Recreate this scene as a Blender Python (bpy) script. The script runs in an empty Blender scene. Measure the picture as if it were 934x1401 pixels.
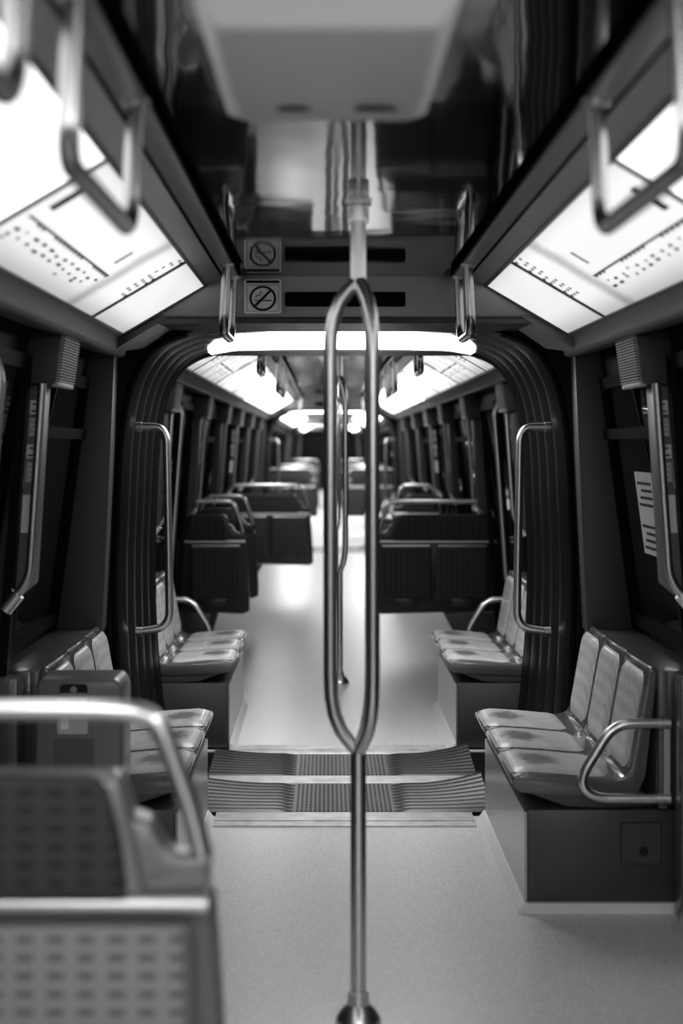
import bpy, bmesh, math, random
from mathutils import Vector
random.seed(7)
S = bpy.context.scene
COL = S.collection
PI = math.pi

# ------------------------------------------------------------------ materials
def mat(name, base, rough=0.5, metal=0.0, spec=0.5, noise=None, bump=None, coat=0.0):
    m = bpy.data.materials.new(name); m.use_nodes = True
    nt = m.node_tree; b = nt.nodes['Principled BSDF']
    b.inputs['Base Color'].default_value = (base, base, base, 1)
    b.inputs['Roughness'].default_value = rough
    b.inputs['Metallic'].default_value = metal
    b.inputs['Specular IOR Level'].default_value = spec
    b.inputs['Coat Weight'].default_value = coat
    tc = nt.nodes.new('ShaderNodeTexCoord')
    if noise:                                   # (scale, lo, hi)
        n = nt.nodes.new('ShaderNodeTexNoise'); n.inputs['Scale'].default_value = noise[0]
        n.inputs['Detail'].default_value = 4
        nt.links.new(tc.outputs['Object'], n.inputs['Vector'])
        r = nt.nodes.new('ShaderNodeMapRange')
        r.inputs['From Min'].default_value = .3; r.inputs['From Max'].default_value = .7
        r.inputs['To Min'].default_value = noise[1]; r.inputs['To Max'].default_value = noise[2]
        nt.links.new(n.outputs['Fac'], r.inputs['Value'])
        nt.links.new(r.outputs['Result'], b.inputs['Base Color'])
    if bump:                                    # (scale, strength, distance)
        n2 = nt.nodes.new('ShaderNodeTexNoise'); n2.inputs['Scale'].default_value = bump[0]
        nt.links.new(tc.outputs['Object'], n2.inputs['Vector'])
        bp = nt.nodes.new('ShaderNodeBump'); bp.inputs['Strength'].default_value = bump[1]
        bp.inputs['Distance'].default_value = bump[2]
        nt.links.new(n2.outputs['Fac'], bp.inputs['Height'])
        nt.links.new(bp.outputs['Normal'], b.inputs['Normal'])
    return m

def math_node(nt, op, a, b=None, c=None):
    n = nt.nodes.new('ShaderNodeMath'); n.operation = op
    for i, v in enumerate((a, b, c)):
        if v is None: continue
        if isinstance(v, (int, float)): n.inputs[i].default_value = v
        else: nt.links.new(v, n.inputs[i])
    return n.outputs[0]

def spotted(name, base, dark, px, pz, rough=.75, axes=('X', 'Z'), shine=0.25):
    """woven moquette with rows of small darker blocks"""
    m = mat(name, base, rough, spec=shine); nt = m.node_tree; b = nt.nodes['Principled BSDF']
    tc = nt.nodes.new('ShaderNodeTexCoord'); sp = nt.nodes.new('ShaderNodeSeparateXYZ')
    nt.links.new(tc.outputs['Object'], sp.inputs[0])
    def cell(o, p, w):
        f = math_node(nt, 'FRACT', math_node(nt, 'DIVIDE', o, p))
        a = math_node(nt, 'ABSOLUTE', math_node(nt, 'SUBTRACT', f, .5))
        mr = nt.nodes.new('ShaderNodeMapRange'); mr.interpolation_type = 'SMOOTHSTEP'
        mr.inputs['From Min'].default_value = w - .06; mr.inputs['From Max'].default_value = w + .08
        mr.inputs['To Min'].default_value = 1; mr.inputs['To Max'].default_value = 0
        nt.links.new(a, mr.inputs['Value']); return mr.outputs[0]
    msk = math_node(nt, 'MULTIPLY', cell(sp.outputs[axes[0]], px, .27), cell(sp.outputs[axes[1]], pz, .22))
    n = nt.nodes.new('ShaderNodeTexNoise'); n.inputs['Scale'].default_value = 220
    nt.links.new(tc.outputs['Object'], n.inputs['Vector'])
    v = math_node(nt, 'ADD', base, math_node(nt, 'MULTIPLY', msk, dark - base))
    v = math_node(nt, 'MULTIPLY', v, math_node(nt, 'ADD', .75, math_node(nt, 'MULTIPLY', n.outputs['Fac'], .5)))
    nt.links.new(v, b.inputs['Base Color'])
    return m

M = {}
M['steel'] = mat('polished_steel', .74, .3, 1.0)
M['handle'] = mat('dimmed_steel_handle', .36, .22, 1.0)  # chrome darkened in the colour, standing in for dim reflections
M['satin'] = mat('satin_aluminium', .55, .38, 1.0)
M['strip'] = mat('bright_floor_strip', .72, .4, .25, noise=(14, .5, .75))
M['trimw'] = mat('pale_kick_strip', .75, .45)
M['mirror'] = mat('dark_gloss_ceiling', .18, .055, 1.0, bump=(2.2, .16, .012))
M['panelgrey'] = mat('grey_ceiling_panel', .26, .32, .35)
M['bandgrey'] = mat('grey_ceiling_band', .20, .35, .45)
M['black'] = mat('black_gap', .004, .7, spec=.05)
M['rubber'] = mat('black_rubber', .0045, .36, spec=.14)
M['wall'] = mat('dark_wall_panel', .005, .55, spec=.08)
M['glass'] = mat('dark_window_glass', .002, .03, spec=.2)
M['post'] = mat('dark_grey_post', .055, .5)
M['fascia'] = mat('grey_cornice', .13, .4)
M['dkmetal'] = mat('dark_end_cap', .035, .35, .5)
M['boxgrey'] = mat('charcoal_box', .035, .5)
M['grille'] = mat('pale_grille', .42, .5)
M['casing'] = mat('grey_casing', .13, .4)
M['label'] = mat('white_label', .88, .5)
M['labelgrey'] = mat('grey_label', .5, .5)
M['print'] = mat('faded_grey_print', .10, .6, spec=.2)
M['ink'] = mat('black_ink', .015, .6, spec=.2)
M['shell'] = mat('glossy_grey_seat_shell', .11, .2, spec=.6, coat=.5)
M['shellside'] = mat('grey_seat_shell', .11, .35)
M['tray'] = mat('dark_seat_tray', .07, .45)
M['base'] = mat('dark_grey_seat_base', .045, .4)
M['basefront'] = mat('polished_base_front', .42, .28, .85)
M['shelf'] = mat('grey_back_shelf', .07, .3, coat=.3)
M['cabinet'] = mat('grey_cabinet', .16, .33)
M['unit'] = mat('grey_folding_seat_frame', .10, .35, .2)
M['plate'] = mat('rubber_floor_plate', .013, .35, .0)
M['platec'] = mat('embossed_plate_centre', .09, .35, .5)
M['hood'] = mat('pale_ceiling_hood', .5, .4)
M['floor'] = mat('speckled_grey_floor', .6, .33, spec=.5, noise=(210, .40, .80), bump=(260, .12, .001))
M['cush'] = None
M['fold'] = spotted('folding_seat_moquette', .215, .10, .046, .0275)
M['foldshade'] = spotted('shaded_folding_seat_moquette', .045, .02, .040, .030)  # finer pattern, with the shade of the farther cars painted in
M['unitshade'] = mat('shaded_folding_seat_frame', .03, .38, .2)  # copy of the seat frame with shade put into its colour
M['rim'] = mat('silver_seat_rim', .17, .3, .4)
M['back'] = spotted('dark_backrest_moquette', .036, .016, .046, .0275)

def seat_fabric(painted_reflection):
    m = mat('pale_seat_moquette' + ('_painted_reflection' if painted_reflection else ''), .55, .42, spec=.5, coat=.15)
    nt = m.node_tree; b = nt.nodes['Principled BSDF']
    tc = nt.nodes.new('ShaderNodeTexCoord')
    n = nt.nodes.new('ShaderNodeTexNoise'); n.inputs['Scale'].default_value = 26; n.inputs['Detail'].default_value = 6
    nt.links.new(tc.outputs['Object'], n.inputs['Vector'])
    v = math_node(nt, 'ADD', .36, math_node(nt, 'MULTIPLY', n.outputs['Fac'], .36))
    w = nt.nodes.new('ShaderNodeTexWave'); w.inputs['Scale'].default_value = 34; w.wave_type = 'BANDS'
    w.inputs['Distortion'].default_value = 1.5
    nt.links.new(tc.outputs['Object'], w.inputs['Vector'])
    v = math_node(nt, 'MULTIPLY', v, math_node(nt, 'ADD', .86, math_node(nt, 'MULTIPLY', w.outputs['Fac'], .2)))
    if painted_reflection:                                    # dark reflection painted into the colour near the front of the pan (UV: u depth, v width)
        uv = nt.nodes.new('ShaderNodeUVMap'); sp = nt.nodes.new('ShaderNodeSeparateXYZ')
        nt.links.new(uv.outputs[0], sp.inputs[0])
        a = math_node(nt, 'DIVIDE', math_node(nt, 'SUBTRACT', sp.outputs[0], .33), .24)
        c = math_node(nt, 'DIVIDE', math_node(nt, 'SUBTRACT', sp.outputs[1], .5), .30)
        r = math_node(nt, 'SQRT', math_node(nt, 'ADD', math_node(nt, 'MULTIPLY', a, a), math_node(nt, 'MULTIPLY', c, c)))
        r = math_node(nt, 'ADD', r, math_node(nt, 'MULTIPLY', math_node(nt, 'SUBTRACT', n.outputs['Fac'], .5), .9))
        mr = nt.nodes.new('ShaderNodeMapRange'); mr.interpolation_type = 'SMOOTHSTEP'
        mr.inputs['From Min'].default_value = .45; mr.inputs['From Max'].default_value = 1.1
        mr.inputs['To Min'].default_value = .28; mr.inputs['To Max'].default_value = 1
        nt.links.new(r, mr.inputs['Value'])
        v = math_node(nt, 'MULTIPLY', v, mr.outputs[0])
    nt.links.new(v, b.inputs['Base Color'])
    return m
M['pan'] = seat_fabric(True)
M['cush'] = seat_fabric(False)

def emitter(name, strength, banded=False):
    m = bpy.data.materials.new(name); m.use_nodes = True
    nt = m.node_tree; b = nt.nodes['Principled BSDF']
    b.inputs['Base Color'].default_value = (.6, .6, .6, 1)
    b.inputs['Roughness'].default_value = .3
    b.inputs['Emission Color'].default_value = (1, 1, 1, 1)
    b.inputs['Emission Strength'].default_value = strength
    if banded:                                  # uneven backlight: tube ends leave dimmer bands (UV: u along the car, v across)
        uv = nt.nodes.new('ShaderNodeUVMap'); sp = nt.nodes.new('ShaderNodeSeparateXYZ')
        nt.links.new(uv.outputs[0], sp.inputs[0])
        n = nt.nodes.new('ShaderNodeTexNoise'); n.inputs['Scale'].default_value = 3.0
        nt.links.new(uv.outputs[0], n.inputs['Vector'])
        d = math_node(nt, 'ABSOLUTE', math_node(nt, 'SUBTRACT', sp.outputs[0], math_node(nt, 'ADD', .22, math_node(nt, 'MULTIPLY', n.outputs['Fac'], .06))))
        mr = nt.nodes.new('ShaderNodeMapRange'); mr.interpolation_type = 'SMOOTHSTEP'
        mr.inputs['From Min'].default_value = .0; mr.inputs['From Max'].default_value = .07
        mr.inputs['To Min'].default_value = .5 if banded != 'edge' else 1; mr.inputs['To Max'].default_value = 1
        nt.links.new(d, mr.inputs['Value'])
        e = math_node(nt, 'ABSOLUTE', math_node(nt, 'SUBTRACT', sp.outputs[1], .42))
        mr2 = nt.nodes.new('ShaderNodeMapRange'); mr2.interpolation_type = 'SMOOTHSTEP'
        mr2.inputs['From Min'].default_value = .25; mr2.inputs['From Max'].default_value = .62
        mr2.inputs['To Min'].default_value = 1; mr2.inputs['To Max'].default_value = .45 if banded != 'edge' else .5
        nt.links.new(e, mr2.inputs['Value'])
        s = math_node(nt, 'MULTIPLY', math_node(nt, 'MULTIPLY', mr.outputs[0], mr2.outputs[0]), strength)
        nt.links.new(s, b.inputs['Emission Strength'])
    return m
M['litmap'] = emitter('backlit_printed_map', .43, True)
M['litend'] = emitter('backlit_end_panel', .40, 'edge')
M['litdim'] = emitter('backlit_printed_strip', .75, True)
M['lit'] = emitter('backlit_plain_panel_boosted_fill', 5.8, 'edge')  # strength raised far above the map panels to fill the floor with light
M['litfar'] = emitter('backlit_far_panel', 2.6, 'edge')
M['litnear'] = emitter('backlit_blank_panel', .95, 'edge')
M['litroof'] = emitter('gangway_roof_light', 4.8)

# ------------------------------------------------------------------ mesh builder
class MB:
    """collects geometry in car coordinates (x outwards, u along the car) and maps it to the world"""
    def __init__(s, sx=1, su=1, cy=0.0):
        s.sx, s.su, s.cy = sx, su, cy
        s.v, s.f, s.uv = [], [], {}
    def P(s, p): return (s.sx * p[0], s.cy + s.su * p[1], p[2])
    def add(s, pts, faces):
        o = len(s.v); s.v += [s.P(p) for p in pts]
        s.f += [tuple(o + i for i in f) for f in faces]
        return o
    def box(s, x0, x1, u0, u1, z0, z1):
        s.hexa([(x0,u0,z0),(x1,u0,z0),(x1,u1,z0),(x0,u1,z0)], [(x0,u0,z1),(x1,u0,z1),(x1,u1,z1),(x0,u1,z1)])
    def hexa(s, bot, top):
        s.add(list(bot) + list(top), [(0,1,2,3),(4,5,6,7),(0,1,5,4),(1,2,6,5),(2,3,7,6),(3,0,4,7)])
    def prism(s, poly, a0, a1, axis='u'):
        """poly: 2D outline (x,z) extruded along u, or (x,u)->z, or (u,z)->x"""
        def q(p, a):
            return (p[0], a, p[1]) if axis == 'u' else ((p[0], p[1], a) if axis == 'z' else (a, p[0], p[1]))
        n = len(poly)
        s.add([q(p, a0) for p in poly] + [q(p, a1) for p in poly],
              [tuple(range(n)), tuple(range(n, 2*n))] + [(i, (i+1) % n, n+(i+1) % n, n+i) for i in range(n)])
    def quad(s, a, b, c, d): s.add([a, b, c, d], [(0,1,2,3)])
    def tube(s, path, r, n=14, caps=True):
        path = [Vector(p) for p in path]
        rings, prev = [], None
        for i, p in enumerate(path):
            t = (path[min(i+1, len(path)-1)] - path[max(i-1, 0)]).normalized()
            if prev is None:
                a = Vector((0,0,1)) if abs(t.z) < .9 else Vector((1,0,0))
                nrm = t.cross(a).normalized()
            else:
                nrm = (prev - t * prev.dot(t)).normalized()
            prev = nrm; bn = t.cross(nrm)
            rr = r[i] if isinstance(r, (list, tuple)) else r
            rings.append([p + (nrm*math.cos(2*PI*k/n) + bn*math.sin(2*PI*k/n))*rr for k in range(n)])
        pts = [tuple(q) for ring in rings for q in ring]
        fs = [(i*n+k, i*n+(k+1) % n, (i+1)*n+(k+1) % n, (i+1)*n+k) for i in range(len(path)-1) for k in range(n)]
        if caps: fs += [tuple(range(n)), tuple(range((len(path)-1)*n, len(path)*n))]
        s.add(pts, fs)
    def lathe(s, c, prof, n=24):
        """prof: (radius, z) from bottom to top about the vertical axis at c=(x,u)"""
        s.tube([(c[0], c[1], z) for r, z in prof], [max(r, 1e-4) for r, z in prof], n)
    def grid(s, fn, nu, nv, uv=True):
        o = s.add([fn(i/nu, j/nv) for i in range(nu+1) for j in range(nv+1)],
                  [(i*(nv+1)+j, (i+1)*(nv+1)+j, (i+1)*(nv+1)+j+1, i*(nv+1)+j+1) for i in range(nu) for j in range(nv)])
        if uv:
            for i in range(nu+1):
                for j in range(nv+1): s.uv[o + i*(nv+1) + j] = (i/nu, j/nv)

def build(name, mb, m, parent=None, bev=0, seg=2, sharp=38, kind=None, smooth=True, closed=True):
    base = Vector(parent['_base']) if parent is not None else Vector((0,0,0))
    if parent is None:                            # origin at the foot of the mesh
        xs, ys, zs = zip(*mb.v)
        base = Vector(((min(xs)+max(xs))/2, (min(ys)+max(ys))/2, min(zs)))
    me = bpy.data.meshes.new(name)
    bm = bmesh.new()
    vs = [bm.verts.new(Vector(v) - base) for v in mb.v]
    for f in mb.f:
        try: bm.faces.new([vs[i] for i in f])
        except ValueError: pass
    if mb.uv:
        ul = bm.loops.layers.uv.new('UVMap'); bm.verts.index_update()
        for f in bm.faces:
            for l in f.loops: l[ul].uv = mb.uv.get(l.vert.index, (0,0))
    if closed: bmesh.ops.recalc_face_normals(bm, faces=bm.faces)
    if bev:
        es = [e for e in bm.edges if len(e.link_faces) == 2 and e.calc_face_angle(0) > math.radians(30)]
        bmesh.ops.bevel(bm, geom=es, offset=bev, segments=seg, profile=.5, affect='EDGES', clamp_overlap=True)
    if smooth:
        for f in bm.faces: f.smooth = True
        for e in bm.edges:
            if len(e.link_faces) == 2 and e.calc_face_angle(0) > math.radians(sharp): e.smooth = False
    bm.to_mesh(me); bm.free()
    me.materials.append(m)
    o = bpy.data.objects.new(name, me); COL.objects.link(o)
    if parent is not None:
        o.parent = parent; o['_base'] = list(base)
    else:
        o.location = base; o['_base'] = list(base)
    if kind: o['kind'] = kind
    return o

def thing(name, label, cat, base, group=None):
    o = bpy.data.objects.new(name, None); COL.objects.link(o)
    o.empty_display_size = .05
    o.location = base; o['_base'] = list(base); tag(o, label, cat, group)
    return o
def tag(o, label, cat, group=None, plabel=None):
    o['label'] = label; o['category'] = cat
    if group: o['group'] = group
    return o
def dup(root, dy, label=None, group=None):
    def cp(o, parent):
        c = o.copy(); COL.objects.link(c)
        if parent is not None: c.parent = parent
        for ch in list(o.children): cp(ch, c)
        return c
    r = cp(root, None); r.location.y += dy
    if label: r['label'] = label
    if group: r['group'] = group
    return r

def arc(p0, c, p1, n=8):
    """quadratic bend from p0 through corner c to p1"""
    p0, c, p1 = Vector(p0), Vector(c), Vector(p1)
    return [tuple(p0*(1-t)**2 + c*2*t*(1-t) + p1*t*t) for t in [i/n for i in range(n+1)]]
def bent(pts, r, n=8):
    """polyline with every inner corner rounded at distance r"""
    P = [Vector(p) for p in pts]; out = [tuple(P[0])]
    for i in range(1, len(P)-1):
        a = P[i] + (P[i-1]-P[i]).normalized()*min(r, (P[i-1]-P[i]).length*.49)
        b = P[i] + (P[i+1]-P[i]).normalized()*min(r, (P[i+1]-P[i]).length*.49)
        out += arc(a, P[i], b, n)
    return out + [tuple(P[-1])]

# ------------------------------------------------------------------ layout
GAP0 = 7.01                # middle of the first gangway (distance from the camera)
PER = 15.34                # one car and one gangway
HALF = 7.0                 # half the length of a car
CY = [GAP0 - PER/2 + k*PER for k in range(4)]     # car middles
NCAR = 4
CAR = ['first', 'second', 'third', 'fourth']
SIDE = {-1: 'left', 1: 'right'}
ZC = 2.13

# cross-section of the car, x from the middle
def wall_x(z):
    pts = [(0, 1.15), (.78, 1.15), (1.1, 1.13), (1.9, 1.0)]
    for (z0, x0), (z1, x1) in zip(pts, pts[1:]):
        if z <= z1: return x0 + (x1-x0)*(z-z0)/(z1-z0)
    return pts[-1][1]

# ------------------------------------------------------------------ car shells (the setting)
nwin = [0]; ndoor = [0]; ntrim = [0]
def nm(kind, c):
    c[0] += 1; return f'{kind}_{c[0]}'

def shell(k):
    cy = CY[k]; a, b = -HALF, HALF
    m = MB(1, 1, cy); m.box(-1.15, 1.15, a, b, -.06, 0)
    build('floor', m, M['floor'], kind='structure')
    m = MB(1, 1, cy); m.box(-.362, .362, a+.44, b-.44, ZC, ZC+.02)
    build('ceiling', m, M['mirror'], kind='structure')
    for sx in (-1, 1):
        m = MB(sx, 1, cy)                        # wall
        m.prism([(1.15, .78), (1.13, 1.1), (1.0, 1.9), (1.0, 2.0), (1.22, 2.0), (1.25, 1.1), (1.25, .78)], a, b)
        build('wall_' + SIDE[sx], m, M['wall'], kind='structure')
        m = MB(sx, 1, cy); m.box(1.15, 1.25, a, b, 0, .78)
        build('wall_' + SIDE[sx], m, M['wall'], kind='structure')
        m = MB(sx, 1, cy)                        # black slot beside the mirror ceiling
        m.prism([(.362, ZC), (.362, ZC+.05), (.396, ZC+.05), (.396, ZC), (.41, ZC+.004), (.41, ZC+.07), (.35, ZC+.07), (.35, ZC+.021), (.36, ZC+.021)], a+.44, b-.44)
        build(nm('trim', ntrim), m, M['black'], kind='structure')
        m = MB(sx, 1, cy)                        # handle band
        m.prism([(.396, ZC-.012), (.449, ZC-.012), (.449, ZC+.004), (.396, ZC+.004)], a+.44, b-.44)
        build(nm('trim', ntrim), m, M['bandgrey'], bev=.003, kind='structure')
        m = MB(sx, 1, cy)
        m.prism([(.449, ZC+.004), (.462, ZC+.004), (.462, ZC-.006), (.47, ZC+.03), (.44, ZC+.03)], a+.44, b-.44)
        build(nm('trim', ntrim), m, M['black'], kind='structure')
        m = MB(sx, 1, cy)                        # strip down to the backlit panel
        m.prism([(.462, ZC-.008), (.522, ZC-.03), (.53, ZC+.0), (.47, ZC+.02)], a+.44, b-.44)
        build(nm('trim', ntrim), m, M['panelgrey'], kind='structure')
        m = MB(sx, 1, cy)                        # cornice below the panel
        m.prism([(.842, 1.912), (.853, 1.900), (.866, 1.85), (.885, 1.842), (1.03, 1.875), (1.03, 1.95), (.86, 1.95)], a+.14, b-.14)
        build(nm('trim', ntrim), m, M['fascia'], bev=.006, kind='structure')
    # headers over both gangway mouths
    for su in (-1, 1):
        m = MB(1, su, cy)
        m.prism([(6.56, 2.16), (6.56, 2.125), (6.575, 1.985), (6.60, 1.972), (7.0, 1.972), (7.0, 2.16)], -.80, .80, 'x')
        h = build(nm('trim', ntrim), m, M['panelgrey'], bev=.004, kind='structure')
        m = MB(1, su, cy); m.box(-.82, .82, 6.585, 7.0, 1.956, 1.974)
        build('lower_edge', m, M['dkmetal'], h)
        m = MB(1, su, cy)
        out = rrect(-.228, .225, 2.018, 2.072, .008)
        m.prism(out, 6.555, 6.58)                # dark slot in the header face
        build('slot', m, M['black'], h)
        for sx in (-1, 1):
            m = MB(sx, su, cy)                   # sloping end caps beneath the lit panels
            m.hexa([(.69, 6.90, 1.955), (.80, 6.90, 1.88), (.89, 6.58, 1.845), (.60, 6.58, 2.02)],
                   [(.69, 6.90, 2.0), (.84, 6.90, 1.98), (1.0, 6.58, 1.95), (.62, 6.58, 2.08)])
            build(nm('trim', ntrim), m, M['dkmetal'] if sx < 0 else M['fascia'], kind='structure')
            m = MB(sx, su, cy)                   # post at the end of the side wall
            m.hexa([(.955, 6.86, .76), (1.14, 6.86, .76), (1.14, 6.995, .76), (.955, 6.995, .76)],
                   [(.905, 6.86, 1.87), (1.05, 6.86, 1.87), (1.05, 6.995, 1.87), (.905, 6.995, 1.87)])
            build(nm('trim', ntrim), m, M['post'], bev=.01, kind='structure')
    # windows and doors
    for sx in (-1, 1):
        spans = [(-6.84, -5.9, 'w'), (-5.62, -3.62, 'd'), (-3.3, -1.34, 'w'), (-1.0, 1.0, 'd'), (1.34, 3.3, 'w'), (3.62, 5.62, 'd'), (5.9, 6.84, 'w')]
        for (u0, u1, t) in spans:
            z0, z1 = (.80, 1.76) if t == 'w' else (.03, 1.78)
            m = MB(sx, 1, cy); w = .045
            def fr(ua, ub, za, zb, off=.022):
                m.hexa([(wall_x(za)+.01, ua, za), (wall_x(za)-off, ua, za), (wall_x(za)-off, ub, za), (wall_x(za)+.01, ub, za)],
                       [(wall_x(zb)+.01, ua, zb), (wall_x(zb)-off, ua, zb), (wall_x(zb)-off, ub, zb), (wall_x(zb)+.01, ub, zb)])
            fr(u0, u0+w, z0, z1); fr(u1-w, u1, z0, z1); fr(u0, u1, z0, z0+w); fr(u0, u1, z1-w, z1)
            if t == 'w': fr(u0, u1, 1.52, 1.56, .04)
            else:
                fr((u0+u1)/2-.03, (u0+u1)/2+.03, z0, z1, .03); fr(u0, u1, .03, .80, .012)
            f = build(nm('window' if t == 'w' else 'door', nwin if t == 'w' else ndoor), m, M['black'] if t == 'w' else M['wall'], kind='structure')
            m = MB(sx, 1, cy)
            cuts = [(u0+w, u1-w)] if t == 'w' else [(u0+w, (u0+u1)/2-.03), ((u0+u1)/2+.03, u1-w)]
            for (ua, ub) in cuts:
                za = z0+w if t == 'w' else .84
                g = MB(sx, 1, cy)
                g.hexa([(wall_x(za)+.003, ua, za), (wall_x(za)-.006, ua, za), (wall_x(za)-.006, ub, za), (wall_x(za)+.003, ub, za)],
                       [(wall_x(z1-w)+.003, ua, z1-w), (wall_x(z1-w)-.006, ua, z1-w), (wall_x(z1-w)-.006, ub, z1-w), (wall_x(z1-w)+.003, ub, z1-w)])
                build('pane', g, M['glass'], f)

def rrect(x0, x1, z0, z1, r, n=5):
    pts = []
    for (cx, cz, a0) in ((x1-r, z1-r, 0), (x0+r, z1-r, 90), (x0+r, z0+r, 180), (x1-r, z0+r, 270)):
        for i in range(n+1):
            a = math.radians(a0 + 90*i/n); pts.append((cx + r*math.cos(a), cz + r*math.sin(a)))
    return pts

# ------------------------------------------------------------------ backlit panels
PX0, PZ0, PX1, PZ1 = .522, 2.10, .842, 1.912
def slant(tau, off=0.0):
    nx, nz = -(PZ0-PZ1), -(PX1-PX0); l = math.hypot(nx, nz)
    return (PX0 + (PX1-PX0)*tau + nx/l*off, PZ0 + (PZ1-PZ0)*tau + nz/l*off)

def panel(k, sx, su, u0, u1, label, group=None, marks=None, m_lit='lit'):
    """one backlit module between u0 < u1 (u counted towards the gangway end)"""
    cy = CY[k]
    bx, bz = slant(.5)
    t = thing('light_panel', label, 'light panel', (sx*bx, cy + su*(u0+u1)/2, PZ1), group)
    m = MB(sx, su, cy)
    def f(a, b):
        x, z = slant(.02 + .96*b); return (x, u1-.006 - (u1-u0-.012)*a, z)
    m.grid(f, 24, 6)
    build('diffuser', m, M[m_lit], t, closed=False)
    m = MB(sx, su, cy)
    for (ua, ub) in ((u0, u0+.010), (u1-.010, u1)):
        q = [slant(0, 0), slant(1, 0), slant(1, .006), slant(0, .006)]
        m.prism(q, ua, ub)
    for (ta, tb) in ((0, .03), (.97, 1)):
        q = [slant(ta, 0), slant(tb, 0), slant(tb, .006), slant(ta, .006)]
        m.prism(q, u0, u1)
    build('frame', m, M['dkmetal'], t)
    if marks:
        lines, text = MB(sx, su, cy), MB(sx, su, cy)
        for (ua, ub, ta, tb, kind) in marks:
            mb = text if kind == 't' else lines
            a, b, c, d = slant(ta, .0035), slant(tb, .0035), slant(tb, .0045), slant(ta, .0045)
            mb.prism([a, b, c, d], ua, ub)
        if lines.v: build('map_line', lines, M['ink'], t)
        if text.v: build('printed_text', text, M['print'], t)
    return t

def map_marks(u0, u1, seed, line=True):
    r = random.Random(seed); out = []
    L = u1-u0
    if line:
        ua, ub = u0 + L*.04, u0 + L*.70
        out.append((ua, ub, .566, .584, 'l'))
        for i in range(22):
            u = ua + (ub-ua)*(i+.5)/22
            if r.random() < .7: out.append((u-.014, u+.014, .575, .602, 'l'))
        for i in range(12):                       # station names below the line, small unreadable rows
            u = ua + (ub-ua)*(i+.3)/12
            for rr in range(r.choice((1, 2, 2, 3))):
                w = r.uniform(.012, .05); tt = .66 + rr*.06 + r.uniform(-.01, .02)
                out.append((u, u+w, tt, tt+.026, 't'))
        out.append((u0+.10, u0+.15, .22, .46, 'l')); out.append((u0+L*.62, u0+L*.62+.02, .30, .46, 'l'))
    for i in range(9):                            # ticks across the module by its far joint
        tt = .05 + i*.07
        for j in range(3):
            if r.random() < .75: out.append((u1-.04-j*.05-.022, u1-.04-j*.05, tt, tt+.028, 't'))
    out.append((u1-.03, u1-.012, .02, .12, 'l')); out.append((u1-.025, u1-.012, .45, .50, 'l'))
    return out

# ------------------------------------------------------------------ benches
TOPPATH = [(.552, .382), (.528, .402), (.522, .422), (.535, .435), (.58, .440), (.68, .434), (.78, .425), (.85, .420),
           (.885, .430), (.905, .462), (.918, .53), (.93, .60), (.948, .70), (.962, .765), (.972, .785)]
def path_at(s):
    L = [0]
    for p, q in zip(TOPPATH, TOPPATH[1:]): L.append(L[-1] + math.hypot(q[0]-p[0], q[1]-p[1]))
    d = s*L[-1]
    for i in range(len(TOPPATH)-1):
        if d <= L[i+1] + 1e-9:
            f = (d-L[i])/(L[i+1]-L[i]); p, q = TOPPATH[i], TOPPATH[i+1]
            tx, tz = (q[0]-p[0])/(L[i+1]-L[i]), (q[1]-p[1])/(L[i+1]-L[i])
            return p[0]+(q[0]-p[0])*f, p[1]+(q[1]-p[1])*f, -tz, tx
    return (*TOPPATH[-1], -1, 0)

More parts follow.
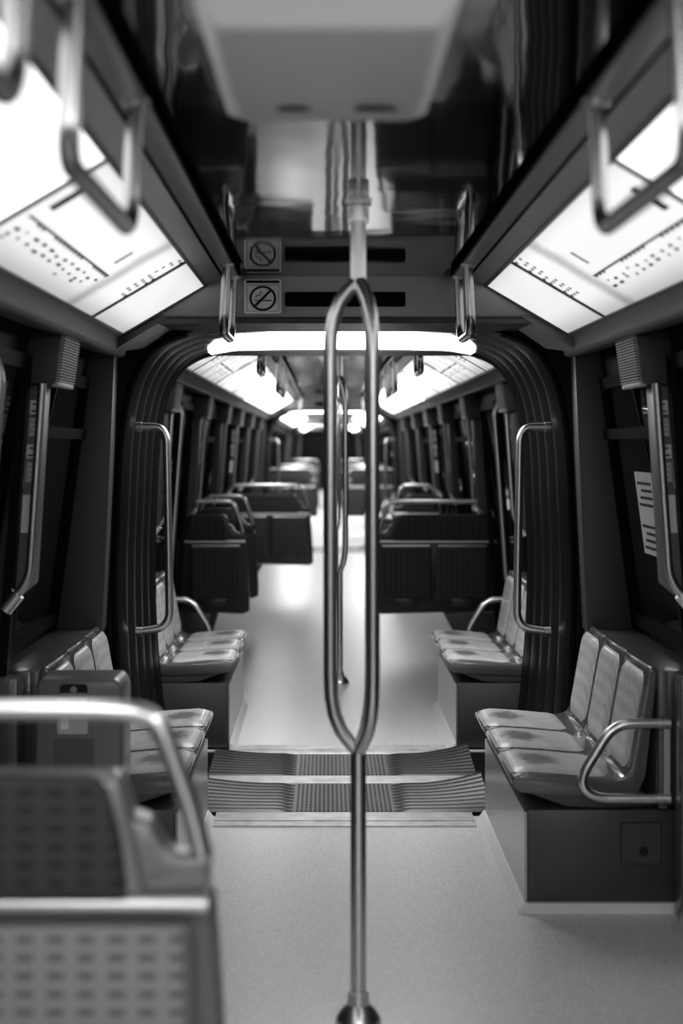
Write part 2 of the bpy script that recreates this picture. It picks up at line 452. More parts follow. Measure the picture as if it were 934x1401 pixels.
def bench(k, sx, su, label, group=None, arm=True):
    cy = CY[k]; U0, U1 = 5.71, 6.965
    t = thing('bench_seat', label, 'bench', (sx*.82, cy + su*(U0+U1)/2, 0), group)
    o = .016 if sx > 0 else 0
    m = MB(sx, su, cy); m.box(.558+o, 1.098, U0-.005, U1, .012, .326)
    base = build('seat_base', m, M['base'], t, bev=.004)
    m = MB(sx, su, cy); m.box(.548+o, .5565+o, U0-.004, U1, .012, .32)
    build('base_front', m, M['basefront'], t)
    m = MB(sx, su, cy); m.prism([(.52+o, 0), (.525+o, .010), (.543+o, .032), (.548+o, .032), (.548+o, 0)], U0-.028, U1)
    m.box(.5485+o, 1.09, U0-.028, U0-.006, 0, .032)
    build('kick_strip', m, M['trimw'], t)
    m = MB(sx, su, cy); m.prism(rrect(.872, 1.003, .152, .288, .006), U0-.006, U0-.0048); build('door_gap', m, M['ink'], t)
    m = MB(sx, su, cy); m.prism(rrect(.875, 1.0, .155, .285, .006), U0-.009, U0-.0055)
    ap = build('access_door', m, M['base'], t)
    m = MB(sx, su, cy); m.tube([(.945, U0-.014, .195), (.945, U0-.0055, .195)], .015, 16)
    build('lock', m, M['ink'], ap)
    # tray under the seats
    m = MB(sx, su, cy); m.prism([(.565, .382), (.95, .38), (.98, .335), (.80, .328), (.70, .334)], U0+.01, U1-.01)
    build('seat_tray', m, M['tray'], t, bev=.004)
    # box behind the backs, with the shelf on top
    m = MB(sx, su, cy); m.prism([(.985, .34), (.995, .772), (1.146, .772), (1.12, .34)], U0, U1)
    build('back_box', m, M['shelf'], t, bev=.005)
    m = MB(sx, su, cy); m.prism([(.99, .335), (.99, .775), (1.02, .775), (1.02, .335)], U0-.03, U0)
    build('end_post', m, M['shellside'], t, bev=.006)
    w = (U1-U0)/3
    under = [(.985, .782), (.995, .76), (.975, .60), (.955, .43), (.93, .375), (.86, .362), (.60, .372)]
    for i in range(3):
        a, b = U0 + w*i + .004, U0 + w*(i+1) - .004
        m = MB(sx, su, cy); m.prism(TOPPATH + under, a, b)
        build('seat_shell', m, M['shell'], t, bev=.010, seg=3)
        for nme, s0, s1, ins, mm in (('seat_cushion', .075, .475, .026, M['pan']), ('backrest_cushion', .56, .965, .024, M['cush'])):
            m = MB(sx, su, cy)
            def f(p, q):
                x, z, nx, nz = path_at(s0 + (s1-s0)*p)
                e = min(p, 1-p)*(s1-s0)*.9; g = min(q, 1-q)*(b-a-2*ins)
                # rounded corners and softly raised middle
                h = .0015 + .011*min(1, e/.03)**.5*min(1, g/.04)**.5
                c = max(0, .05-e)/.05; cq = (q-.5)*(1 - .26*c*c)
                return (x + nx*h, (a+b)/2 + cq*(b-a-2*ins), z + nz*h)
            m.grid(f, 28, 16)
            build(nme, m, mm, t, closed=False)
    if not arm: return t
    # armrest at the door end
    m = MB(sx, su, cy); u = U0-.045
    pts = bent([(1.01, u, .612), (.845, u, .61), (.732, u, .43), (.775, u, .372), (1.01, u, .372)], .06)
    m.tube(pts, .0165, 14)
    ar = build('armrest', m, M['steel'], t)
    m = MB(sx, su, cy)
    for z in (.612, .372): m.tube([(.985, u, z), (1.022, u, z)], .021, 14)
    m.box(1.0, 1.02, u-.012, U0-.028, .36, .625)
    build('armrest_bracket', m, M['satin'], ar)
    return t

# ------------------------------------------------------------------ grab rails
def trident(y, label, group=None, x=.0115):
    t = thing('grab_pole', label, 'pole', (x, y, 0), group)
    C = (x, 0)
    m = MB(1, 1, y); m.lathe(C, [(.060, .0), (.060, .006), (.055, .018), (.042, .036), (.029, .048), (.027, .078), (.0215, .081)], 28)
    build('floor_flange', m, M['steel'], t)
    m = MB(1, 1, y); m.tube([(C[0], 0, .07), (C[0], 0, .73)], .0205, 20)
    build('lower_pole', m, M['steel'], t)
    m = MB(1, 1, y); m.tube([(C[0], 0, 1.90), (C[0], 0, ZC-.001)], .0205, 20)
    build('upper_pole', m, M['steel'], t)
    m = MB(1, 1, y); m.lathe(C, [(.027, ZC-.055), (.028, ZC-.05), (.028, ZC-.012), (.035, ZC-.008), (.035, ZC-.0005)], 24)
    build('ceiling_collar', m, M['steel'], t)
    for ang in (180, 60, -60):
        ca, sa = math.cos(math.radians(ang)), math.sin(math.radians(ang)); r = .0725
        prof = [(0.004, 1.925), (.010, 1.915), (.026, 1.90), (.047, 1.872), (.063, 1.83), (.071, 1.78), (.0725, 1.72)]
        prof += [(.0725, 1.4), (.0725, 1.1), (.0725, .90), (.070, .845), (.062, .80), (.045, .757), (.024, .728), (.004, .706)]
        m = MB(1, 1, y); m.tube([(C[0] + ca*q, sa*q, z) for q, z in prof], .018, 16)
        build('grab_branch', m, M['steel'], t)
    return t

def stirrup(k, sx, su, u0, u1, label, group=None):
    x = .412; cy = CY[k]
    t = thing('overhead_grab_bar', label, 'grab bar', (sx*x, cy + su*(u0+u1)/2, 1.87), group)
    m = MB(sx, su, cy); m.tube(bent([(x, u0, ZC-.014), (x+.012, u0, 1.885), (x+.012, u1, 1.885), (x, u1, ZC-.014)], .06), .0165, 14)
    build('handle_tube', m, M['handle'], t)
    for u in (u0, u1):
        m = MB(sx, su, cy); m.lathe((x, u), [(.022, ZC-.024), (.026, ZC-.02), (.026, ZC-.0125)], 18)
        build('mounting_collar', m, M['satin'], t)
    return t

def gangway_rail(yc, sx, su, label):
    x = .72
    t = thing('gangway_handrail', label, 'handrail', (sx*x, yc, .7))
    u = .30
    m = MB(sx, su, yc); m.tube(bent([(.875, u, 1.575), (.755, u, 1.575), (.74, u, .72), (.875, u, .70)], .075, 10), .0175, 16)
    build('handrail_tube', m, M['steel'], t)
    for z in (1.575, .70):
        m = MB(sx, su, yc); m.tube([(.86, u, z), (.885, u, z)], .021, 16)
        build('wall_flange', m, M['satin'], t)
    return t

# ------------------------------------------------------------------ door-side equipment
def grille_box(k, sx, su, u0, label, group=None):
    """box under the cornice by a door; u0..u0+.31"""
    cy = CY[k]; u1 = u0+.31
    t = thing('grille_box', label, 'grille box', (sx*.96, cy + su*(u0+u1)/2, 1.685), group)
    m = MB(sx, su, cy); m.hexa([(.928, u0, 1.69), (1.06, u0, 1.69), (1.06, u1, 1.69), (.928, u1, 1.69)],
                               [(.905, u0, 1.86), (1.04, u0, 1.86), (1.04, u1, 1.86), (.905, u1, 1.86)])
    build('housing', m, M['boxgrey'], t, bev=.005)
    m = MB(sx, su, cy); n = 17
    for i in range(n):
        z0 = 1.70 + i*.0088; z1 = z0+.0042
        xa, xb = .924 - (z0-1.69)*.135, .924 - (z1-1.69)*.135
        m.hexa([(xa-.008, u0+.006, z0), (xa+.012, u0+.006, z0), (xa+.012, u1-.006, z0), (xa-.008, u1-.006, z0)],
               [(xb-.008, u0+.006, z1), (xb+.012, u0+.006, z1), (xb+.012, u1-.006, z1), (xb-.008, u1-.006, z1)])
    build('grille', m, M['grille'], t)
    m = MB(sx, su, cy); m.box(.918, .94, u0+.004, u1-.004, 1.683, 1.699)
    build('lower_lip', m, M['grille'], t, bev=.003)
    return t

def door_casing(k, sx, su, u0, label, group=None, stickers=True):
    cy = CY[k]; u1 = u0+.16
    t = thing(nm('trim', ntrim), label, 'door casing', (sx*1.05, cy + su*u0, 1.02), group); t['kind'] = 'structure'
    m = MB(sx, su, cy)
    # tapering column with a slanting foot
    m.hexa([(1.012, u0, 1.05), (1.085, u0, .98), (1.095, u1, .98), (1.012, u1, 1.05)],
           [(.972, u0, 1.688), (1.035, u0, 1.688), (1.03, u1, 1.688), (.972, u1, 1.688)])
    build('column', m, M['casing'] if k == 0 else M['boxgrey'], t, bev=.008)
    if stickers:
        def X(z, f): return (.972 + .040*(1.688-z)/.638) + f*.064
        for (z0, z1, f0, f1, key, txt) in ((1.595, 1.64, .10, .52, 'label', 1), (1.525, 1.585, .10, .52, 'labelgrey', 2), (1.455, 1.50, .10, .55, 'label', 1),
                                      (1.38, 1.445, .10, .52, 'labelgrey', 2), (1.22, 1.34, .12, .60, 'label', 0), (1.36, 1.62, .60, .72, 'label', 0)):  # last entry is only a narrow white strip
            m = MB(sx, su, cy)
            m.hexa([(X(z0, f0), u0-.003, z0), (X(z0, f1), u0-.003, z0), (X(z0, f1), u0+.002, z0), (X(z0, f0), u0+.002, z0)],
                   [(X(z1, f0), u0-.003, z1), (X(z1, f1), u0-.003, z1), (X(z1, f1), u0+.002, z1), (X(z1, f0), u0+.002, z1)])
            st = build('sticker', m, M[key], t)
            if txt:
                m = MB(sx, su, cy)
                for r in range(2 if txt == 1 else 4):
                    zz = z0 + (z1-z0)*(r+.35)/(2 if txt == 1 else 4)
                    m.box(X(zz, f0+.06), X(zz, f1-.08-.06*(r % 2)), u0-.0045, u0-.003, zz, zz+.005)
                build('small_print', m, M['ink'] if key == 'label' else M['label'], st)
    return t

def door_rail(k, sx, su, u, label, group=None):
    """bent rail below the grille box"""
    cy = CY[k]
    t = thing('door_handrail', label, 'handrail', (sx*.97, cy + su*u, 1.0), group)
    m = MB(sx, su, cy); m.tube(bent([(.957, u, 1.69), (.998, u, 1.075), (1.06, u, 1.005)], .05), .0135, 14)
    build('handrail_tube', m, M['satin'], t)
    m = MB(sx, su, cy); m.tube([(1.035, u, 1.035), (1.075, u, .985)], .025, 14)
    build('lower_bracket', m, M['steel'], t)
    return t

def door_pole(k, sx, su, u, label, group=None):
    """leaning rail on the door leaf"""
    cy = CY[k]
    t = thing('door_pole', label, 'pole', (sx*1.0, cy + su*u, .64), group)
    m = MB(sx, su, cy); m.tube(bent([(1.005, u, 1.775), (.965, u, 1.70), (1.04, u, .66), (1.10, u, .63)], .04), .0165, 14)
    build('pole_tube', m, M['satin'], t)
    return t

# ------------------------------------------------------------------ folding seat units
def fold_unit(y, sx, xin, n, label, group=None, flip=1, dark=True):
    """unit of n folding seats; front face looks towards -y (flip=-1: away). xin: aisle edge, counted from the middle"""
    W = .415*n + .05; UN = M['unitshade' if dark else 'unit']; RM = UN if dark else M['rim']  # dark: frame, rim and pad colours with shade painted in
    t = thing('folding_seat', label, 'folding seat', (sx*(xin+W/2), y, 0), group)
    def B(): return MB(sx, flip, y)
    X = lambda a: xin + a
    m = B()                                       # frame
    out = [(X(-.026), .30), (X(-.026), .40), (X(-.014), .58), (X(-.004), .74), (X(.0), .79), (X(.004), .803), (X(W), .803), (X(W), .30), (X(.02), .28)]
    m.prism(out, .0, .10); fr = build('seat_frame', m, UN, t, bev=.008)
    m = B()                                       # saddle that carries the rail
    out = [(X(.008), .805), (X(.006), .866), (X(.03), .862), (X(.06), .866), (X(.083), .885), (X(.098), .915), (X(.14), .93), (X(.16), .805)]
    m.prism(out, .012, .095); build('saddle', m, RM, t, bev=.006)
    m = B()                                       # rim of the backrest
    out = [(X(.10), .80), (X(.118), .90), (X(.137), .975), (X(.15), .992), (X(W-.06), .996), (X(W-.03), .97), (X(W-.01), .80)]
    m.prism(out, .0, .085); build('backrest_shell', m, RM, t, bev=.010, seg=3)
    m = B()                                       # upholstered backrest
    out = [(X(.128), .812), (X(.140), .90), (X(.158), .972), (X(.176), .996), (X(W-.08), 1.0), (X(W-.06), .97), (X(W-.035), .812)]
    m.prism(out, -.035, .02); build('backrest_cushion', m, M['back'], t, bev=.018, seg=4)
    m = B(); m.tube([(X(.006), -.010, .800), (X(W-.01), -.010, .800)], .014, 12)
    build('top_lip', m, M['satin'], t)
    for i in range(n):
        a = .028 + i*.405; b = a + .365
        m = B(); m.prism([(X(a-.012), .392), (X(a), .765), (X(a+.008), .775), (X(b-.008), .775), (X(b), .765), (X(b+.008), .392), (X(b-.01), .38), (X(a+.01), .38)], -.03, .004)
        sp = build('folding_pan', m, UN, t, bev=.008, seg=3)
        m = B(); m.prism(rrect(X(a+.012), X(b-.012), .40, .758 if dark else .772, .02), -.040, -.025)
        build('seat_pad', m, M['foldshade' if dark else 'fold'], sp, bev=.005)
        if dark: m = B(); m.tube([(X(a+.01), -.032, .773), (X(b-.01), -.032, .773)], .006, 10)
        if dark: build('bright_edge', m, M['steel'], sp)
        m = B(); m.prism([(X(a+.10), .395), (X(b-.10), .395), (X(b-.105), .345), (X(b-.13), .33), (X(a+.13), .33), (X(a+.105), .345)], -.035, .004)
        build('hinge', m, UN, sp, bev=.006)
    m = B()                                       # rail
    u = .04
    pts = bent([(X(.018), u, .86), (X(.034), u, .93), (X(.058), u, .995), (X(.078), u, 1.05), (X(.10), u, 1.082), (X(.16), u, 1.088), (X(W-.07), u, 1.088), (X(W-.02), u, .95), (X(W-.005), u, .30)], .075)
    m.tube(pts, .0165, 14); build('grab_rail', m, M['steel'], t)
    m = B(); m.prism([(X(W*.55), .285), (X(W-.02), .285), (X(W-.02), .0), (X(W*.72), .0)], .02, .09)
    build('pedestal', m, M['base'], t, bev=.006)
    return t

# ------------------------------------------------------------------ gangways
BEL = [(0, 1.972), (.30, 1.971), (.52, 1.966), (.64, 1.945), (.745, 1.895), (.815, 1.81), (.86, 1.69), (.888, 1.50), (.90, 1.25), (.91, 1.0), (.908, .75), (.895, .50), (.875, .28), (.85, .10), (.845, .0)]
def bel_pt(s):
    i = min(int(s), len(BEL)-2); f = s-i
    p0, p1, p2, p3 = (BEL[max(i-1, 0)], BEL[i], BEL[i+1], BEL[min(i+2, len(BEL)-1)])
    def cr(a, b, c, d): return .5*(2*b + (c-a)*f + (2*a-5*b+4*c-d)*f*f + (3*b-a-3*c+d)*f**3)
    return tuple(cr(p0[j], p1[j], p2[j], p3[j]) for j in (0, 1))

def gangway(g):
    yc = GAP0 + g*PER; w = ('between the first two cars', 'between the second and third cars', 'between the third and fourth cars')[g]
    t = thing('gangway_bellows', f'black rubber folding bellows of the gangway {w}', 'gangway bellows', (0, yc, 0))
    for sx in (-1, 1):
        m = MB(sx, 1, yc); NS = 64; NY = 72
        def f(a, b):
            s = (len(BEL)-1)*a
            x, z = bel_pt(s); x2, z2 = bel_pt(min(s+.05, len(BEL)-1.001)); x1, z1 = bel_pt(max(s-.05, 0))
            tx, tz = x2-x1, z2-z1; l = math.hypot(tx, tz) or 1
            nx, nz = -tz/l, tx/l                   # outwards
            if nx < 0 and nz < 0: nx, nz = -nx, -nz
            ph = b*5
            amp = .055*abs(math.cos(ph*PI))**.55
            env = min(1, a*5)
            o = (.055-amp)*env*.9
            if nx < 0: nx, nz = -nx, -nz
            return (x + nx*o, -.668 + 1.336*b, max(z + nz*o*.5, .0))
        m.grid(f, NS, NY)
        build('bellows_side', m, M['rubber'], t, closed=False)
    for su in (-1, 1):                             # frame round each mouth
        for sx in (-1, 1):
            m = MB(sx, su, yc); n = 40
            inn = [bel_pt((len(BEL)-1.001)*i/n) for i in range(n+1)]
            outp = [(p[0]*1.0 + (.10 if p[1] < 1.0 else .10), p[1]) for p in inn]
            for i in range(n):
                a, b = inn[i], inn[i+1]
                def o(p):
                    s = max(abs(p[0])/1.22, abs(p[1])/2.2, 1e-3); return (p[0]/s, p[1]/s)
                A, Bq = o(a), o(b)
                m.add([(a[0], .665, a[1]), (b[0], .665, b[1]), (Bq[0], .665, Bq[1]), (A[0], .665, A[1])], [(0,1,2,3)])
            build('mouth_frame', m, M['rubber'], t, closed=False)
            m = MB(sx, su, yc)
            m.tube([(p[0]+.012, .672, p[1]-.004) for p in inn[8:]], .016, 8)
            build('edge_bead', m, M['rubber'], t)
    # roof light
    m = MB(1, 1, yc); n = 20
    def f(a, b):
        x = .632*(2*a-1); q = max(0, 1-(x/.635)**2)**.5
        near = .52 - 1.07*q                       # rounded near edge, straight far edge
        zz = 1.972
        for (x0, z0), (x1, z1) in zip(BEL, BEL[1:]):
            if x0 <= abs(x) <= x1: zz = z0 + (z1-z0)*(abs(x)-x0)/(x1-x0); break
        return (x, near + (.655-near)*b, zz - .008)
    m.grid(f, 40, 8)
    o = build('roof_light', m, M['litroof'], closed=False)
    tag(o, f'bright white curved roof light over the gangway {w}', 'ceiling light')
    # floor of the gangway
    m = MB(1, 1, yc); m.box(-1.1, 1.1, -.67, .67, -.06, -.004)
    build('floor', m, M['rubber'], kind='structure')
    for i, (a, b) in enumerate(((-.86, -.625), (-.075, .08), (.585, .80))):
        X = .60 if i == 1 else .518
        m = MB(1, 1, yc); m.hexa([(-X, a, -.003), (X, a, -.003), (X, b, -.003), (-X, b, -.003)],
                                 [(-X, a+.008, .008), (X, a+.008, .008), (X, b-.008, .008), (-X, b-.008, .008)])
        if i != 1: m.box(-X, X, a+.075, a+.085, .008, .012)
        build(nm('trim', ntrim), m, M['strip'], bev=.002, kind='structure')
    for i, (a, b) in enumerate(((-.62, -.08), (.085, .58))):
        lab = ('nearer' if i == 0 else 'farther') + f' ribbed rubber floor plate of the gangway {w}'
        t2 = thing('floor_plate', lab, 'floor plate', (0, yc + (a+b)/2, 0))
        for sx in (-1, 1):
            m = MB(sx, 1, yc)
            def f(p, q):
                x = .20 + .405*p; rise = (.05 if sx > 0 else .025)*max(0, (p-.3)/.7)**1.7*q
                rib = .011*abs(math.sin(q*PI*9))
                return (x, a + .004 + (b-a-.008)*q, .004 + rib*min(1, p*6) + rise)
            m.grid(f, 20, 108)
            build('ribbed_side', m, M['plate'], t2, closed=False)
        m = MB(1, 1, yc); m.box(-.21, .21, a+.004, b-.004, -.003, .005)
        nx, ny = 22, 18
        c = build('embossed_centre', m, M['platec'], t2)
        m = MB(1, 1, yc)
        for ix in range(nx):
            x = -.20 + .40*(ix+.5)/nx
            for iy in range(ny):
                y = a+.01 + (b-a-.02)*(iy+.5)/ny
                m.box(x-.005, x+.005, y-.009, y+.009, .005, .0075)
        build('raised_studs', m, M['plate'], c, smooth=False)

# ------------------------------------------------------------------ build everything
for k in range(NCAR): shell(k)
for g in range(3): gangway(g)
# closing walls at the two ends of the train
m = MB(1, 1, 0); m.box(-1.25, 1.25, CY[0]-HALF-.06, CY[0]-HALF, -.06, 2.2); build('wall_back', m, M['wall'], kind='structure')
m = MB(1, 1, 0); m.box(-1.25, 1.25, CY[3]+HALF, CY[3]+HALF+.06, -.06, 2.2); build('wall_front', m, M['wall'], kind='structure')

# lit panels
JOINTS = [6.56, 5.77, 3.94, 2.11, .28]
names = ['short end', 'route map', 'blank white', 'plain white', 'middle white']
for k in range(2):
    for sx in (-1, 1):
        for su in (1, -1):
            near = (k == 0 and su == 1) or (k == 1 and su == -1)
            for i in range(4):
                u1, u0 = JOINTS[i], JOINTS[i+1]
                mk = None
                if i == 0 and near: mk = None
                if i == 1: mk = map_marks(u0, u1, 3+sx)
                if k == 1 and i in (2, 3): mk = map_marks(u0, u1, 11+i, i == 3)
                if k == 1 and near:
                    mk = (mk or []) + [(u0+.02+(u1-u0)*q, u0+.034+(u1-u0)*q, .02, .98, 'l') for q in (.22, .45, .70, .88)]
                pos = f'{names[i]} backlit ceiling panel on the {SIDE[sx]} of the {CAR[k]} car'
                if k == 1: pos += ', near end' if su < 0 else ', far end'
                elif su < 0: pos += ', behind the camera'
                if k == 1 and i == 2: pos = pos.replace('blank white', 'ticked')
                if k == 1 and i == 3: pos = pos.replace('plain white', 'lined map')
                key = 'lit' if k == 0 else 'litfar'
                if near: key = ('litend', 'litmap', 'litnear' if k == 0 else 'litdim', 'lit' if k == 0 else 'litdim')[i]
                panel(k, sx, su, u0, u1, pos, 'backlit ceiling panels', mk, key)
        m_u = .28
        panel(k, sx, 1, -m_u, m_u, f'narrow middle backlit ceiling panel on the {SIDE[sx]} of the {CAR[k]} car', 'backlit ceiling panels')
for k in (2, 3):
    for sx in (-1, 1):
        src_list = []
        for (u0, u1, w) in ((-6.56, -2.2, 'near'), (-2.2, 2.2, 'middle'), (2.2, 6.56, 'far')):
            panel(k, sx, 1, u0, u1, f'tiny distant {w} backlit ceiling panel on the {SIDE[sx]} of the {CAR[k]} car', 'backlit ceiling panels')

# benches
for sx in (-1, 1):
    bench(0, sx, 1, f'three-seat pale bench nearest the camera on the {SIDE[sx]}, before the gangway', 'three-seat benches', arm=sx > 0)
    b1 = bench(1, sx, -1, f'three-seat pale bench on the {SIDE[sx]} just beyond the gangway, armrest at its far end', 'three-seat benches')
    dup(b1, PER, f'small far bench on the {SIDE[sx]} just past the second gangway', 'three-seat benches')

# poles
trident(4.08, 'three-branched chrome grab pole in the foreground, its base at the bottom edge', 'three-branched grab poles')
p1 = trident(9.88, 'three-branched chrome grab pole in the second car, seen through the nearest pole loop', 'three-branched grab poles', x=.010)
dup(p1, 14.4-9.88, 'second grab pole of the second car, mostly behind the left branch of nearest pole', 'three-branched grab poles')
dup(p1, 19.3-9.88, 'last small grab pole of the second car, before the second gangway', 'three-branched grab poles')
dup(p1, 25.2-9.88, 'tiny grab pole in the third car', 'three-branched grab poles')

# overhead grab bars
for sx in (-1, 1):
    stirrup(0, sx, 1, 6.04, 6.44, f'short chrome overhead grab bar on the {SIDE[sx]} by the first header', 'overhead grab bars')
    stirrup(0, sx, 1, 2.80, 3.48, f'large blurred chrome overhead grab bar over the {SIDE[sx]} map panel', 'overhead grab bars')
    stirrup(0, sx, 1, 1.75, 2.43, f'chrome overhead grab bar cut by the top {SIDE[sx]} corner of the photo', 'overhead grab bars')
    a = stirrup(1, sx, -1, 6.04, 6.44, f'short chrome overhead grab bar on the {SIDE[sx]} just inside the second car', 'overhead grab bars')
    b = stirrup(1, sx, -1, 2.80, 3.48, f'long chrome overhead grab bar on the {SIDE[sx]}, second in the second car', 'overhead grab bars')
    stirrup(1, sx, -1, 1.75, 2.43, f'long chrome overhead grab bar on the {SIDE[sx]}, third in the second car', 'overhead grab bars')
    stirrup(1, sx, 1, 6.04, 6.44, f'short chrome overhead grab bar on the {SIDE[sx]} before the second gangway', 'overhead grab bars')

# gangway handrails
for sx in (-1, 1):
    gangway_rail(GAP0, sx, -1, f'tall bent chrome handrail on the {SIDE[sx]} bellows of the near gangway')
    gangway_rail(GAP0+PER, sx, -1, f'small bent chrome handrail on the {SIDE[sx]} bellows of the second gangway')

# door-side equipment: the six doorway edges of a side
EDGES = [(1, 5.62), (1, 3.30), (1, 1.0), (-1, 1.0), (-1, 3.30), (-1, 5.62)]
ORD = ['first', 'second', 'third', 'fourth', 'fifth', 'last']
for sx in (-1, 1):
    s = SIDE[sx]
    grille_box(0, sx, 1, 5.62, f'charcoal box with pale ribbed grille high on the {s} wall above the near bench', 'grille boxes')
    door_casing(0, sx, 1, 5.64, f'grey tapering door casing with stickers below the nearest {s} grille box', 'door casings')
    door_rail(0, sx, 1, 5.56, f'bent handrail hanging below the nearest {s} grille box', 'door handrails')
    door_pole(0, sx, 1, 4.96, f'leaning blurred door pole at the {s} edge of the photo', 'door poles')
    for i, (su, u) in enumerate([(-1, 5.62), (-1, 3.32), (-1, 1.02), (1, 1.02), (1, 3.32), (1, 5.62)]):
        w = f'{ORD[i]} from the gangway on the {s} of the second car'
        uu = u if u > 5 else u - .155
        grille_box(1, sx, su, uu, f'small charcoal grille box, {w}', 'grille boxes')
        d = -1 if (i % 2 == 0) else 1
        # rail and casing hang below the box
        door_rail(1, sx, su, uu + (.06), f'pale door rail, {w}', 'door handrails')
        door_casing(1, sx, su, uu + .12, f'narrow grey door casing, {w}', 'door casings', stickers=(i < 4))
        if i == 0:
            door_pole(1, sx, su, uu-.65 if (i % 2 == 0) == (su < 0) else uu+.75, f'leaning pale door pole, {w}', 'door poles')

# folding seats
fold_unit(2.40, -1, .245, 2, 'large blurred pair of folding seats with chrome rail in the left foreground', 'folding seats', dark=False)
fold_unit(11.30, 1, .285, 2, 'pair of shaded folding seats in the second car, right of the near pole', 'folding seats')
fold_unit(11.30, -1, .655, 1, 'single shaded folding seat in the second car above the left bench', 'folding seats')
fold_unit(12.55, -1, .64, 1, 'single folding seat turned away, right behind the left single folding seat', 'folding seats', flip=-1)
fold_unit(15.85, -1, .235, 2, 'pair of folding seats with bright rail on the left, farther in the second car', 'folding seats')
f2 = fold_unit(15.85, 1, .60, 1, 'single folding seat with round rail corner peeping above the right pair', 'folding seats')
for k, (y, w) in enumerate(((26.5, 'front of the third car'), (31.1, 'back of the third car'), (41.9, 'front of the fourth car'))):
    for sx in (-1, 1):
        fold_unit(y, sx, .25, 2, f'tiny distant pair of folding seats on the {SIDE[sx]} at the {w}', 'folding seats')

# cabinet at the end of the left bench
t = thing('equipment_cabinet', 'grey equipment cabinet with handle slot and hand sticker at the left bench end', 'cabinet', (-.825, 4.92, 0))
m = MB(-1, 1, 0); m.prism([(.695, .0), (.695, .755), (.715, .782), (.95, .782), (.958, .76), (.975, 0)], 4.80, 5.015)
build('body', m, M['cabinet'], t, bev=.012, seg=3)
m = MB(-1, 1, 0); m.prism(rrect(.80, .885, .735, .768, .012), 4.796, 4.803); h = build('handle_slot', m, M['ink'], t)
m = MB(-1, 1, 0); m.tube([(.842, 4.79, .752), (.842, 4.803, .752)], .010, 14); m.box(.805, .88, 4.793, 4.80, .735, .741)
build('latch', m, M['steel'], h)
m = MB(-1, 1, 0); m.prism(rrect(.80, .893, .615, .728, .008), 4.7955, 4.801); st = build('sticker', m, M['labelgrey'], t)
m = MB(-1, 1, 0)                                  # white hand and stripes on the sticker
m.prism([(.882, .63), (.882, .70), (.888, .712), (.872, .718), (.856, .712), (.854, .70), (.858, .63)], 4.794, 4.796)
for i in range(4):
    z = .66 + i*.012; m.prism([(.845-.0*i, z+.006), (.812, z+.028), (.808, z+.020), (.841, z-.002)], 4.794, 4.796)
build('pictogram', m, M['label'], st)
m = MB(-1, 1, 0); m.box(.78, .90, 4.797, 4.802, .10, .60); build('lower_door', m, M['shellside'], t)
# low panels closing the bench ends at the doorway
for sx in (-1, 1):
    t = thing('end_panel', f'dark grey low end panel closing the near bench on the {SIDE[sx]} wall', 'panel', (sx*1.08, 4.96, 0))
    m = MB(sx, 1, 0); m.prism([(1.03, .0), (1.03, .775), (1.148, .775), (1.148, 0)], 4.88, 4.975); build('panel_body', m, M['shelf'], t, bev=.008)
    m = MB(sx, 1, 0); m.hexa([(.99, 4.80, 0), (1.1, 4.70, 0), (1.1, 4.90, 0), (1.0, 4.90, 0)], [(1.04, 4.88, .08), (1.1, 4.86, .10), (1.1, 4.90, .10), (1.04, 4.90, .08)])
    build('metal_foot', m, M['satin'], t)

# notice on the right window
t = thing('window_notice', 'pale grey notice stuck on the dark right-hand window behind the rail', 'notice', (1.13, 5.66, 1.10))
m = MB(1, 1, 0)
def nx(z): return 1.146 - .1333*(z-.845) - .0090
m.hexa([(nx(1.10), 5.50, 1.10), (nx(1.10)+.003, 5.50, 1.10), (nx(1.10)+.003, 5.80, 1.10), (nx(1.10), 5.80, 1.10)],
       [(nx(1.40), 5.50, 1.40), (nx(1.40)+.003, 5.50, 1.40), (nx(1.40)+.003, 5.80, 1.40), (nx(1.40), 5.80, 1.40)])
build('sheet', m, M['labelgrey'], t)
m = MB(1, 1, 0)
for i in range(10):
    z = 1.12 + i*.026
    if 3 < i < 6: continue
    m.hexa([(nx(z)-.001, 5.53, z), (nx(z), 5.53, z), (nx(z), 5.77-.03*(i % 3), z), (nx(z)-.001, 5.77-.03*(i % 3), z)],
           [(nx(z+.01)-.001, 5.53, z+.01), (nx(z+.01), 5.53, z+.01), (nx(z+.01), 5.77-.03*(i % 3), z+.01), (nx(z+.01)-.001, 5.77-.03*(i % 3), z+.01)])
build('printed_text', m, M['ink'], t)

# no-smoking sign on the header
yh = 5.893
t = thing('no_smoking_sign', 'square white no-smoking sign on the grey header above the gangway', 'sign', (-.187, yh, 1.985))
x0, x1 = -.310+.07-.07, -.17-.07+.07
x0, x1 = -.380, -.240
m = MB(1, 1, 0); m.prism(rrect(x0, x1, 1.99, 2.118, .008), yh-.008, yh+.004); build('plate', m, M['label'], t)
m = MB(1, 1, 0); m.box(x0+.008, x1-.008, yh-.0095, yh-.008, 2.104, 2.114); build('dark_strip', m, M['ink'], t)
cx, cz = (x0+x1)/2, 2.047
m = MB(1, 1, 0)
m.tube([(cx + .046*math.cos(2*PI*i/40), yh-.009, cz + .043*math.sin(2*PI*i/40)) for i in range(41)], .0042, 8, False)
m.tube([(cx-.031, yh-.009, cz-.031), (cx+.031, yh-.009, cz+.031)], .0045, 8)
build('ban_ring', m, M['ink'], t)
m = MB(1, 1, 0)
m.box(cx-.03, cx+.034, yh-.010, yh-.008, cz-.010, cz-.006)
m.tube([(cx-.026, yh-.009, cz), (cx-.024, yh-.009, cz+.01), (cx-.010, yh-.009, cz+.012), (cx-.006, yh-.009, cz+.026)], .0018, 8)
build('cigarette', m, M['ink'], t)
m = MB(1, 1, 0)
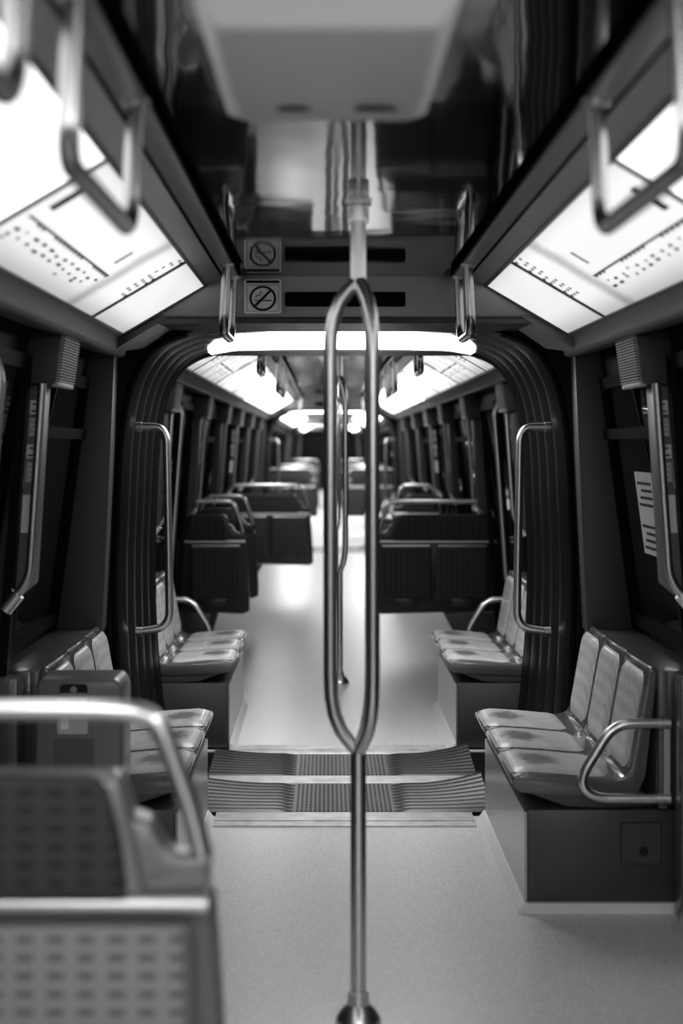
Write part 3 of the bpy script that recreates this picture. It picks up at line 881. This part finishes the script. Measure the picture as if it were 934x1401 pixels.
for (a, b, c, d) in ((x0+.010, x1-.010, 2.096, 2.0975), (x0+.010, x1-.010, 1.999, 2.0005), (x0+.010, x0+.0115, 1.999, 2.0975), (x1-.0115, x1-.010, 1.999, 2.0975)):
    m.box(a, b, yh-.0092, yh-.008, c, d)
build('border_line', m, M['ink'], t)

# hood hanging under the mirror ceiling
t = thing('ceiling_hood', 'pale boxy ceiling hood with two dark sensor discs at the top', 'ceiling hood', (-.07, 2.40, 2.05))
m = MB(1, 1, 0)
xa, xb = -.248, .108
# underside and sloping sides
B0 = [(xa+.028, 2.08, 2.05), (xb-.028, 2.08, 2.05), (xb-.028, 2.46, 2.05), (xa+.028, 2.46, 2.05)]
F0 = [(xa+.035, 2.76, 2.068), (xb-.035, 2.76, 2.068)]
T0 = [(xa, 2.07, 2.085), (xb, 2.07, 2.085), (xb, 2.80, 2.085), (xa, 2.80, 2.085)]
T1 = [(xa, 2.07, ZC), (xb, 2.07, ZC), (xb, 2.80, ZC), (xa, 2.80, ZC)]
m.add(B0 + F0 + T0 + T1, [(0,1,2,3), (3,2,5,4), (0,1,7,6), (1,2,5,8,7), (0,3,4,9,6), (4,5,8,9), (6,7,11,10), (7,8,12,11), (8,9,13,12), (9,6,10,13), (10,11,12,13)])
build('hood_shell', m, M['hood'], t, bev=.010, seg=4)
m = MB(1, 1, 0)
for x, r in ((-.125, .028), (.012, .036)):
    zc = 2.05 + (2.62-2.46)/(.30)*.018
    mm = MB(1, 1, 0); mm.tube([(x, 2.622, zc-.004), (x, 2.62, zc+.006)], [r, r], 24); build('sensor_disc', mm, M['ink'], t)

# ------------------------------------------------------------------ camera, world, colour
w = bpy.data.worlds.new('World'); S.world = w; w.use_nodes = True
w.node_tree.nodes['Background'].inputs[0].default_value = (.01, .01, .01, 1)
cam = bpy.data.cameras.new('camera'); co = bpy.data.objects.new('camera', cam); COL.objects.link(co)
co.location = (-.07, 0, 1.5); co.rotation_euler = (PI/2, 0, 0)
cam.sensor_fit = 'VERTICAL'; cam.sensor_height = 36; cam.sensor_width = 24
cam.lens = 2150/1401*36
cam.shift_x = 20/1401; cam.shift_y = -92.5/1401
cam.clip_start = .05; cam.clip_end = 200
cam.dof.use_dof = True; cam.dof.focus_distance = 6.3; cam.dof.aperture_fstop = 1.95
S.camera = co
S.view_settings.view_transform = 'Standard'; S.view_settings.look = 'None'
S.view_settings.gamma = 1; S.view_settings.use_curve_mapping = False
S.view_settings.exposure = 1.0
S.cycles.max_bounces = 8; S.cycles.diffuse_bounces = 4; S.cycles.glossy_bounces = 5
S.cycles.sample_clamp_indirect = 6
S.cycles.use_denoising = True
for o in S.objects:
    if '_base' in o: del o['_base']
